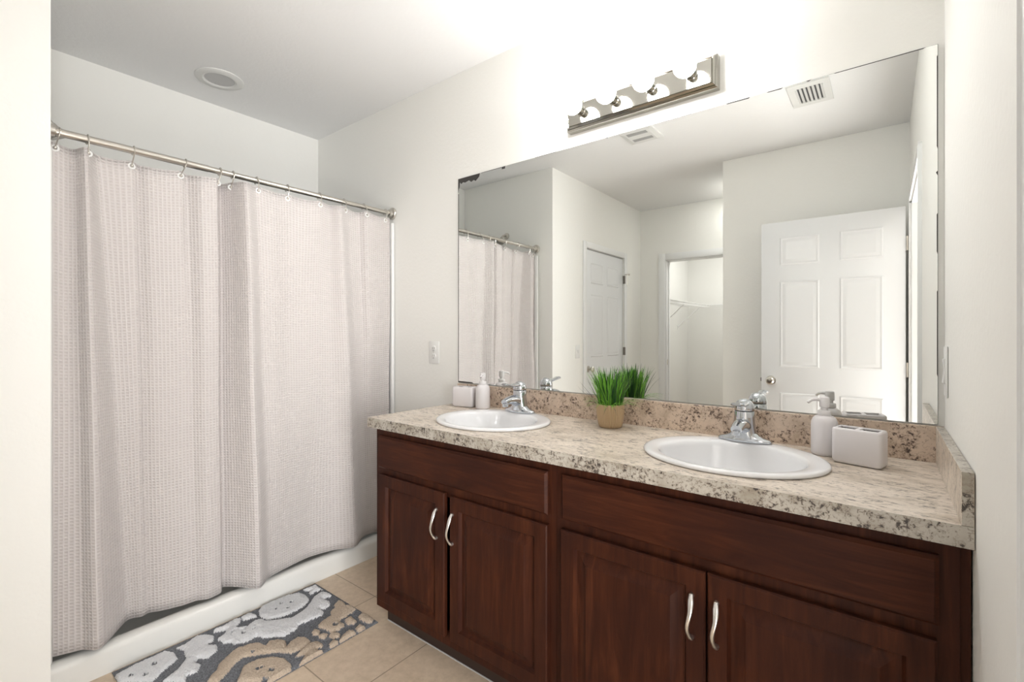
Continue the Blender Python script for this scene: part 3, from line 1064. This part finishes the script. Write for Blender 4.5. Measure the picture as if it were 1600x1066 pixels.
# ------------------------------------------------------------------ soap dispensers and toothbrush holders
def make_dispenser(loc, rz, label):
    s0 = thing('soap_dispenser', label, 'soap dispenser', loc, rz, 'ceramic soap dispensers')
    MB().lathe([(0.031, 0.0), (0.0345, 0.003), (0.0352, 0.010), (0.0352, 0.088), (0.0340, 0.100), (0.0295, 0.111), (0.0215, 0.1175), (0.0165, 0.119), (0.0160, 0.122)], 40).build('bottle', M['ceramic'], s0, smooth=60, local=True)
    MB().lathe([(0.0172, 0.1205), (0.0178, 0.122), (0.0178, 0.132), (0.0165, 0.134), (0.010, 0.1345)], 32).build('collar', M['plastic'], s0, smooth=50, local=True)
    p = MB()
    p.lathe([(0.0095, 0.134), (0.0095, 0.142), (0.0130, 0.144), (0.0135, 0.148), (0.0135, 0.170), (0.0125, 0.1735), (0.006, 0.1755), (0.001, 0.1757)], 28)
    p.build('pump_head', M['plastic'], s0, smooth=50, local=True)
    n_ = MB()
    n_.tube([(0.006, 0, 0.1655), (0.022, 0, 0.1665), (0.034, 0, 0.1645), (0.042, 0, 0.1590), (0.0445, 0, 0.1560)], [0.0062, 0.0056, 0.0050, 0.0044, 0.0042], 12)
    nz_ = n_.build('nozzle', M['plastic'], s0, smooth=60, local=True)
    MB().tube([(0.0443, 0, 0.1562), (0.0449, 0, 0.1554)], 0.0030, 10).build('nozzle_opening', M['hole'], nz_, local=True)
    return s0


dr = make_dispenser((-0.2775, -0.098, CZ1), math.radians(205), 'ceramic pump soap dispenser beside the right sink, by the right wall')
dup(dr, (-1.681, -0.079, CZ1), math.radians(-60), 'ceramic pump soap dispenser beside the left sink, at the shower end')


def make_holder(loc, rz, label):
    h0 = thing('toothbrush_holder', label, 'toothbrush holder', loc, rz, 'ceramic toothbrush holders')
    Wd, Dp, Ht = 0.118, 0.064, 0.100

    def rr_(wx, wy, r, z, n=5, cx=0):
        pts = []
        for (sx, sy, a0) in ((1, 1, 0), (-1, 1, 90), (-1, -1, 180), (1, -1, 270)):
            for q in range(n + 1):
                a = math.radians(a0 + 90 * q / n)
                pts.append((cx + sx * (wx / 2 - r) + r * math.cos(a), sy * (wy / 2 - r) + r * math.sin(a), z))
        return pts
    b_ = MB()
    b_.loft([rr_(Wd - 0.020, Dp - 0.020, 0.006, 0.0), rr_(Wd - 0.006, Dp - 0.006, 0.009, 0.003), rr_(Wd, Dp, 0.011, 0.010), rr_(Wd, Dp, 0.011, Ht - 0.006), rr_(Wd - 0.003, Dp - 0.003, 0.010, Ht - 0.002), rr_(Wd - 0.008, Dp - 0.008, 0.008, Ht)], True, True, False)
    # top face with two wells
    bm = b_.bm
    wells = ((-0.0265, 0.042), (0.0265, 0.042))
    y = 0.0205
    z = Ht
    # frame pieces of the rim
    xo, yo = (Wd - 0.008) / 2, (Dp - 0.008) / 2
    for a in ((-xo + .001, xo - .001, -yo + .001, -y), (-xo + .001, xo - .001, y, yo - .001), (-xo + .001, -0.0475, -y, y), (-0.0055, 0.0055, -y, y), (0.0475, xo - .001, -y, y)):
        b_.box(*a, z - 0.012, z, 0.0012)
    b_.build('body', M['ceramic'], h0, smooth=50, local=True)
    for cx, ww in wells:
        q = MB()
        q.loft([rr_(ww, 2 * y, 0.003, z - 0.005, 3, cx), rr_(ww, 2 * y, 0.003, z - 0.0115, 3, cx), rr_(ww - 0.004, 2 * y - 0.004, 0.003, z - 0.0118, 3, cx)], True, False, True)
        q.build('slot', M['hole'], h0, local=True)
    return h0


hr = make_holder((-0.190, -0.168, CZ1), math.radians(-14), 'white ceramic toothbrush holder with two slots, on the right end of the counter')
dup(hr, (-1.795, -0.085, CZ1), math.radians(12), 'white ceramic toothbrush holder with two slots, on the left end of the counter')

# ------------------------------------------------------------------ potted grass
PX, PY = -0.981, -0.112
pt = thing('potted_grass', 'small artificial grass plant in a ribbed tan pot between the sinks', 'potted plant', (PX, PY, CZ1))
NR = 42
pr = MB()
pr.lathe([(0.038, 0.0), (0.0425, 0.002), (0.0460, 0.012), (0.0500, 0.035), (0.0530, 0.062), (0.0530, 0.080), (0.0505, 0.090), (0.0490, 0.091), (0.0480, 0.088), (0.0480, 0.070)], NR * 6, 0, 0, True, False,
         wob=lambda f: 1 + 0.06 * abs(math.sin(PI * f * NR)) - 0.04)
pr.build('pot', M['pot'], pt, smooth=60, local=True)
MB().lathe([(0.0475, 0.070), (0.0475, 0.078), (0.030, 0.082), (0.002, 0.084)], 32).build('soil', M['soil'], pt, local=True)


def blades(specs, tone=True):
    bm = bmesh.new()
    lay = bm.verts.layers.float.new('tone') if tone else None
    for (bx_, by_, az, lean, L, w0, curl, tn) in specs:
        dx, dy = math.cos(az), math.sin(az)
        sx, sy = -dy, dx
        n = 7
        px, py, pz, th = bx_, by_, 0.078, lean
        prev = None
        for k in range(n + 1):
            f = k / n
            ww = w0 * (0.75 + 0.6 * f) * (1 - f ** 3.2) if k < n else 0.0002
            cup = 0.35 * ww
            a = bm.verts.new((px - sx * ww, py - sy * ww, pz + cup * 0.3))
            c = bm.verts.new((px - dx * cup * .5, py - dy * cup * .5, pz - cup * 0.3))
            b_ = bm.verts.new((px + sx * ww, py + sy * ww, pz + cup * 0.3))
            if lay is not None:
                for v in (a, b_, c):
                    v[lay] = tn
            if prev:
                bm.faces.new((prev[0], prev[1], c, a))
                bm.faces.new((prev[1], prev[2], b_, c))
            prev = (a, c, b_)
            st = L / n
            px += dx * math.sin(th) * st
            py += dy * math.sin(th) * st
            pz += math.cos(th) * st
            th += curl / n
    return bm


sp = []
for i in range(330):
    r = 0.044 * math.sqrt(random.random())
    a = random.uniform(0, 2 * PI)
    lean = (r / 0.044) * random.uniform(0.08, 0.34) + random.uniform(-0.04, 0.06)
    L = random.uniform(0.100, 0.165)
    tn = random.choice((0.0, 0.05, 0.1, 0.25, 0.45, 0.6, 0.8, 1.0))
    sp.append((r * math.cos(a), r * math.sin(a), a + random.uniform(-.5, .5), lean, L, random.uniform(0.0014, 0.0030), random.uniform(0.05, 0.65), tn))
for i in range(48):
    a = random.uniform(0, 2 * PI)
    sp.append((0.042 * math.cos(a), 0.042 * math.sin(a), a, random.uniform(0.5, 0.9), random.uniform(0.07, 0.105), random.uniform(0.0012, 0.002), random.uniform(0.9, 1.7), random.uniform(0.5, 1.0)))
mbk = MB()
mbk.bm.free()
mbk.bm = blades(sp)
g_ = mbk.build('grass_blades', M['grass'], pt, smooth=60, local=True)
tag(g_, 'dense green grass blades', kind='stuff')
sp = []
for i in range(6):
    a = math.radians(170 + i * 14)
    sp.append((0.036 * math.cos(a), 0.036 * math.sin(a), a, 0.75 + 0.12 * (i % 3), 0.140 - 0.006 * i, 0.0016, -0.25 + 0.1 * (i % 2), 0))
for i in range(4):
    a = math.radians(-30 + i * 14)
    sp.append((0.038 * math.cos(a), 0.038 * math.sin(a), a, 0.95, 0.12, 0.0008, 0.7, 0))
for i in range(4):
    a = math.radians(-75 + i * 22)
    sp.append((0.042 * math.cos(a), 0.042 * math.sin(a), a, 1.25, 0.085, 0.0009, 1.1, 0))
mbk = MB()
mbk.bm.free()
mbk.bm = blades(sp, False)
tag(mbk.build('trailing_sprigs', M['sprig'], pt, smooth=60, local=True), 'thin dark trailing sprigs')
# ------------------------------------------------------------------ outlet, switch
ou = thing('wall_outlet', 'white duplex outlet on the wall left of the mirror', 'outlet', (-2.111, 0, 1.12))
bx(-2.151, -2.071, -0.0065, -0.0005, 1.118, 1.242, bev=0.003).build('cover_plate', M['white_plastic'], ou)
for z in (1.201, 1.159):
    s_ = MB()
    s_.lathe([(0.0175, 0), (0.0175, 0.0022), (0.016, 0.003)], 24)
    s_.xform(Matrix.Translation((-2.111, -0.0064, z)) @ Matrix.Rotation(PI / 2, 4, 'X'))
    so_ = s_.build('socket', M['white_plastic'], ou)
    q = MB()
    q.box(-2.1185, -2.1165, -0.0102, -0.0092, z - 0.002, z + 0.009).box(-2.1055, -2.1035, -0.0102, -0.0092, z - 0.001, z + 0.008).box(-2.1130, -2.1090, -0.0102, -0.0092, z - 0.012, z - 0.007)
    q.build('slots', M['slot'], so_, smooth=0)
MB().sphere((-2.111, -0.0068, 1.180), 0.003, 10).build('screw', M['nickel'], ou)

sw = thing('light_switch', 'white rocker light switch on the right wall beside the mirror', 'light switch', (0, -0.064, 1.11))
bx(-0.0045, -0.0005, -0.101, -0.027, 1.112, 1.250, bev=0.0025).build('cover_plate', M['white_plastic'], sw)
rk = MB()
rk.extrude_profile([(-0.0042, 1.147), (-0.0095, 1.150), (-0.0065, 1.183), (-0.0090, 1.214), (-0.0042, 1.217)], 'y', -0.081, -0.047)
o_ = rk
# profile above is given as (x, z) with sweep along y
rk.build('rocker', M['white_plastic'], sw, smooth=20)

s2 = thing('toilet_light_switch', 'white toggle light switch on the wall beside the closed door, seen in the mirror', 'light switch', (XK, -1.93, 1.06))
bx(XK, XK + 0.006, -1.966, -1.894, 1.062, 1.182, bev=0.002).build('cover_plate', M['white_plastic'], s2)
bx(XK + 0.006, XK + 0.014, -1.9345, -1.9255, 1.112, 1.136, bev=0.001).build('toggle', M['white_plastic'], s2)

# ------------------------------------------------------------------ closet wire shelf
ws = thing('wire_shelf', 'white wire closet shelf with angled braces inside the closet', 'shelf', (-2.0, -4.4, 1.60))
ZS = 1.672
LX, BY = -2.023, -4.755
for nm, rods in (('side_shelf', 'a'), ('back_shelf', 'b')):
    m_ = MB()
    if rods == 'a':
        for x in (LX, LX - 0.10, LX - 0.20, -2.326):
            m_.tube([(x, -3.48, ZS), (x, -5.05, ZS)], 0.0032, 6)
        m_.tube([(LX, -3.48, ZS - 0.03), (LX, BY, ZS - 0.03)], 0.0045, 6)
        for k in range(36):
            y = -3.49 - k * 0.0435
            m_.tube([(-2.326, y, ZS + 0.003), (LX, y, ZS + 0.003), (LX + 0.001, y, ZS - 0.03)], 0.0022, 5)
    else:
        for y in (BY, BY - 0.1, BY - 0.2, -5.057):
            m_.tube([(LX, y, ZS), (-1.002, y, ZS)], 0.0032, 6)
        m_.tube([(LX, BY, ZS - 0.03), (-1.002, BY, ZS - 0.03)], 0.0045, 6)
        for k in range(24):
            x = LX + 0.03 + k * 0.0425
            m_.tube([(x, -5.057, ZS + 0.003), (x, BY, ZS + 0.003), (x, BY - 0.001, ZS - 0.03)], 0.0022, 5)
    m_.build(nm, M['wire'], ws)
for (a, b_) in (((LX, -3.98, ZS - 0.02), (-2.325, -3.98, ZS - 0.30)), ((LX, -4.62, ZS - 0.02), (-2.325, -4.62, ZS - 0.30))):
    MB().tube([a, b_], 0.006, 8).build('brace', M['wire'], ws)
    MB().box(-2.328, -2.322, a[1] - 0.012, a[1] + 0.012, ZS - 0.33, ZS - 0.27).build('wall_clip', M['wire'], ws)

# ------------------------------------------------------------------ bath mat with tufted flowers
FLOWERS = [
    ('w_oval', [(0.005, -0.297), (-0.022, -0.273), (-0.027, -0.224), (-0.022, -0.147), (0.002, -0.103), (0.047, -0.093), (0.092, -0.1), (0.12, -0.127), (0.135, -0.161), (0.141, -0.212), (0.131, -0.258), (0.1, -0.303), (0.055, -0.312)]),
    ('w_ring', [(0.099, -0.401), (0.072, -0.362), (0.066, -0.336), (0.076, -0.312), (0.105, -0.31), (0.138, -0.277), (0.174, -0.224), (0.16, -0.164), (0.124, -0.112), (0.091, -0.077), (0.079, -0.029), (0.115, -0.014), (0.155, -0.015), (0.151, -0.048), (0.143, -0.058), (0.186, -0.051), (0.216, -0.063), (0.229, -0.099), (0.208, -0.109), (0.241, -0.112), (0.265, -0.136), (0.257, -0.185), (0.253, -0.239), (0.272, -0.254), (0.28, -0.306), (0.246, -0.337), (0.22, -0.371), (0.183, -0.382), (0.192, -0.412), (0.188, -0.437), (0.148, -0.447), (0.086, -0.449), (0.068, -0.424)]),
    ('w_tip', [(-0.012, -0.081), (-0.004, -0.042), (-0.007, -0.011), (0.041, -0.014), (0.064, -0.015), (0.058, -0.053), (0.064, -0.079), (0.039, -0.074), (0.03, -0.055), (0.013, -0.075)]),
    ('w_left', [(-0.012, -0.365), (-0.016, -0.325), (0.026, -0.314), (0.046, -0.32), (0.034, -0.351), (0.019, -0.373)]),
    ('t_top', [(0.23, -0.057), (0.211, -0.019), (0.245, -0.011), (0.278, -0.02), (0.294, -0.007), (0.345, -0.008), (0.357, -0.048), (0.359, -0.095), (0.366, -0.11), (0.398, -0.105), (0.418, -0.12), (0.42, -0.148), (0.407, -0.177), (0.364, -0.183), (0.341, -0.19), (0.319, -0.188), (0.304, -0.159), (0.297, -0.111), (0.265, -0.093), (0.253, -0.063)]),
    ('t_a', [(0.342, -0.229), (0.329, -0.205), (0.359, -0.196), (0.384, -0.215), (0.365, -0.234)]),
    ('t_b', [(0.383, -0.225), (0.388, -0.197), (0.407, -0.187), (0.426, -0.214), (0.406, -0.227)]),
    ('t_c', [(0.421, -0.196), (0.408, -0.167), (0.443, -0.154), (0.464, -0.17), (0.455, -0.196)]),
    ('t_d', [(0.469, -0.222), (0.459, -0.198), (0.48, -0.186), (0.5, -0.197), (0.502, -0.224), (0.487, -0.23)]),
    ('t_e', [(0.482, -0.184), (0.462, -0.158), (0.45, -0.119), (0.473, -0.107), (0.516, -0.111), (0.523, -0.129), (0.492, -0.13), (0.492, -0.149), (0.511, -0.161), (0.52, -0.195), (0.505, -0.193)]),
    ('t_f', [(0.375, -0.093), (0.369, -0.055), (0.423, -0.06), (0.435, -0.076), (0.419, -0.104)]),
    ('t_g', [(0.463, -0.095), (0.451, -0.064), (0.507, -0.06), (0.512, -0.095), (0.484, -0.103)]),
    ('t_h', [(0.4, -0.041), (0.386, -0.009), (0.421, 0.002), (0.471, -0.006), (0.486, -0.026), (0.478, -0.043), (0.429, -0.05)]),
    ('t_ring', [(0.208, -0.487), (0.2, -0.459), (0.211, -0.446), (0.214, -0.422), (0.239, -0.393), (0.275, -0.387), (0.257, -0.365), (0.279, -0.334), (0.308, -0.32), (0.34, -0.332), (0.354, -0.347), (0.33, -0.313), (0.328, -0.278), (0.353, -0.258), (0.389, -0.257), (0.406, -0.271), (0.414, -0.309), (0.405, -0.345), (0.352, -0.378), (0.313, -0.426), (0.278, -0.474), (0.291, -0.512), (0.327, -0.553), (0.346, -0.59), (0.314, -0.615), (0.287, -0.591), (0.277, -0.569), (0.244, -0.549)]),
    ('t_right', [(0.436, -0.35), (0.414, -0.309), (0.402, -0.265), (0.414, -0.242), (0.451, -0.236), (0.468, -0.248), (0.463, -0.27), (0.501, -0.253), (0.519, -0.251), (0.521, -0.283), (0.529, -0.325), (0.515, -0.371), (0.488, -0.357), (0.468, -0.333), (0.457, -0.313)]),
    ('t_oval', [(0.401, -0.547), (0.332, -0.496), (0.333, -0.447), (0.368, -0.399), (0.413, -0.376), (0.464, -0.376), (0.514, -0.398), (0.522, -0.442), (0.484, -0.481)]),
    ('w_oval2', [(0.025, -0.84), (0.01, -0.821), (-0.006, -0.751), (-0.005, -0.695), (-0.007, -0.65), (0.033, -0.631), (0.082, -0.635), (0.102, -0.659), (0.125, -0.701), (0.157, -0.737)]),
    ('w_pet2', [(0.182, -0.717), (0.158, -0.661), (0.113, -0.618), (0.046, -0.605), (0.005, -0.619), (0.009, -0.59), (-0.017, -0.537), (0.008, -0.508), (0.041, -0.492), (0.071, -0.505), (0.085, -0.534), (0.114, -0.508), (0.155, -0.519), (0.175, -0.561), (0.144, -0.586), (0.162, -0.603), (0.19, -0.59), (0.231, -0.618), (0.221, -0.648), (0.253, -0.661)]),
    ('w_up', [(0.014, -0.485), (-0.007, -0.477), (-0.003, -0.439), (-0.017, -0.389), (-0.004, -0.368), (0.029, -0.384), (0.044, -0.412), (0.067, -0.399), (0.081, -0.373), (0.075, -0.338), (0.172, -0.38), (0.185, -0.425), (0.167, -0.465), (0.145, -0.465), (0.124, -0.491), (0.074, -0.494), (0.064, -0.464), (0.042, -0.443)]),
    ('t_more', [(0.36, -0.66), (0.42, -0.62), (0.50, -0.63), (0.52, -0.70), (0.47, -0.76), (0.39, -0.77), (0.35, -0.72)]),
    ('w_more', [(0.18, -0.79), (0.25, -0.74), (0.31, -0.76), (0.30, -0.81), (0.20, -0.82)]),
]
EYES = [(0.062, -0.172, 0.008), (0.037, -0.21, 0.006), (0.063, -0.241, 0.006), (0.098, -0.206, 0.007), (0.134, -0.372, 0.006), (0.381, -0.14, 0.011), (0.517, -0.149, 0.011), (0.401, -0.471, 0.009), (0.404, -0.457, 0.006), (0.446, -0.443, 0.01), (0.474, -0.48, 0.01), (0.282, -0.44, 0.006), (0.062, -0.707, 0.009), (0.104, -0.744, 0.008), (0.065, -0.779, 0.007), (0.128, -0.413, 0.008)]
RX0, RX1, RY0, RY1 = -2.428, -1.900, -1.345, -0.530
rug = thing('bath_mat', 'charcoal bath mat with tufted white and tan flowers on the tile floor', 'bath mat', ((RX0 + RX1) / 2, (RY0 + RY1) / 2, 0))


def inside(px, py, poly):
    r = False
    j = len(poly) - 1
    for i in range(len(poly)):
        (xi, yi), (xj, yj) = poly[i], poly[j]
        if (yi > py) != (yj > py) and px < (xj - xi) * (py - yi) / (yj - yi) + xi:
            r = not r
        j = i
    return r


def edge_d(px, py, poly):
    best = 1e9
    for i in range(len(poly)):
        (x0, y0), (x1, y1) = poly[i - 1], poly[i]
        dx, dy = x1 - x0, y1 - y0
        q = max(0, min(1, ((px - x0) * dx + (py - y0) * dy) / (dx * dx + dy * dy + 1e-12)))
        best = min(best, (px - x0 - q * dx) ** 2 + (py - y0 - q * dy) ** 2)
    return math.sqrt(best)


ST = 0.0031
NX, NY = int((RX1 - RX0) / ST), int((RY1 - RY0) / ST)
SHAPES = [(k, p, (min(a for a, _ in p), max(a for a, _ in p), min(b for _, b in p), max(b for _, b in p))) for k, p in FLOWERS]
base_b, tuft = MB(), {'w': MB(), 't': MB()}
hgt, kind = {}, {}
for i in range(NX + 1):
    for j in range(NY + 1):
        qx, qy = i * ST - 0.033, -j * ST
        kd, h = 'g', 0.007 + random.uniform(-0.0012, 0.0012)
        for k, p, bb in SHAPES:
            if bb[0] <= qx <= bb[1] and bb[2] <= qy <= bb[3] and inside(qx, qy, p):
                e = edge_d(qx, qy, p)
                hh = 0.008 + 0.012 * (1 - math.exp(-e / 0.006)) + random.uniform(-0.0022, 0.0022)
                kd = k[0]
                h = hh
                break
        for (hx, hy, hr) in EYES:
            if (qx - hx) ** 2 + (qy - hy) ** 2 < hr * hr:
                kd, h = 'g', 0.009
        ed_ = min(i * ST, (NX - i) * ST, -qy, RY1 - RY0 + qy)
        if ed_ < 0.004:
            h = min(h, 0.004)
        kind[i, j], hgt[i, j] = kd, h
bm = base_b.bm
V = {}
for i in range(NX + 1):
    for j in range(NY + 1):
        V[i, j] = bm.verts.new((RX0 + i * ST + random.uniform(-.0010, .0010), RY1 - j * ST + random.uniform(-.0010, .0010), hgt[i, j]))
mi = {'g': 0, 'w': 1, 't': 2}
for i in range(NX):
    for j in range(NY):
        f_ = bm.faces.new((V[i, j], V[i, j + 1], V[i + 1, j + 1], V[i + 1, j]))
        cnt = [kind[i, j], kind[i + 1, j], kind[i, j + 1], kind[i + 1, j + 1]]
        f_.material_index = mi[max(set(cnt), key=cnt.count)]
rim = [V[i, 0] for i in range(NX + 1)] + [V[NX, j] for j in range(1, NY + 1)] + [V[i, NY] for i in range(NX - 1, -1, -1)] + [V[0, j] for j in range(NY - 1, 0, -1)]
low = [bm.verts.new((v.co.x, v.co.y, 0.0005)) for v in rim]
for k in range(len(rim)):
    j = (k + 1) % len(rim)
    bm.faces.new((rim[k], rim[j], low[j], low[k]))
base_b.build('tufted_pile', [M['pile_grey'], M['pile_white'], M['pile_tan']], rug, smooth=80)
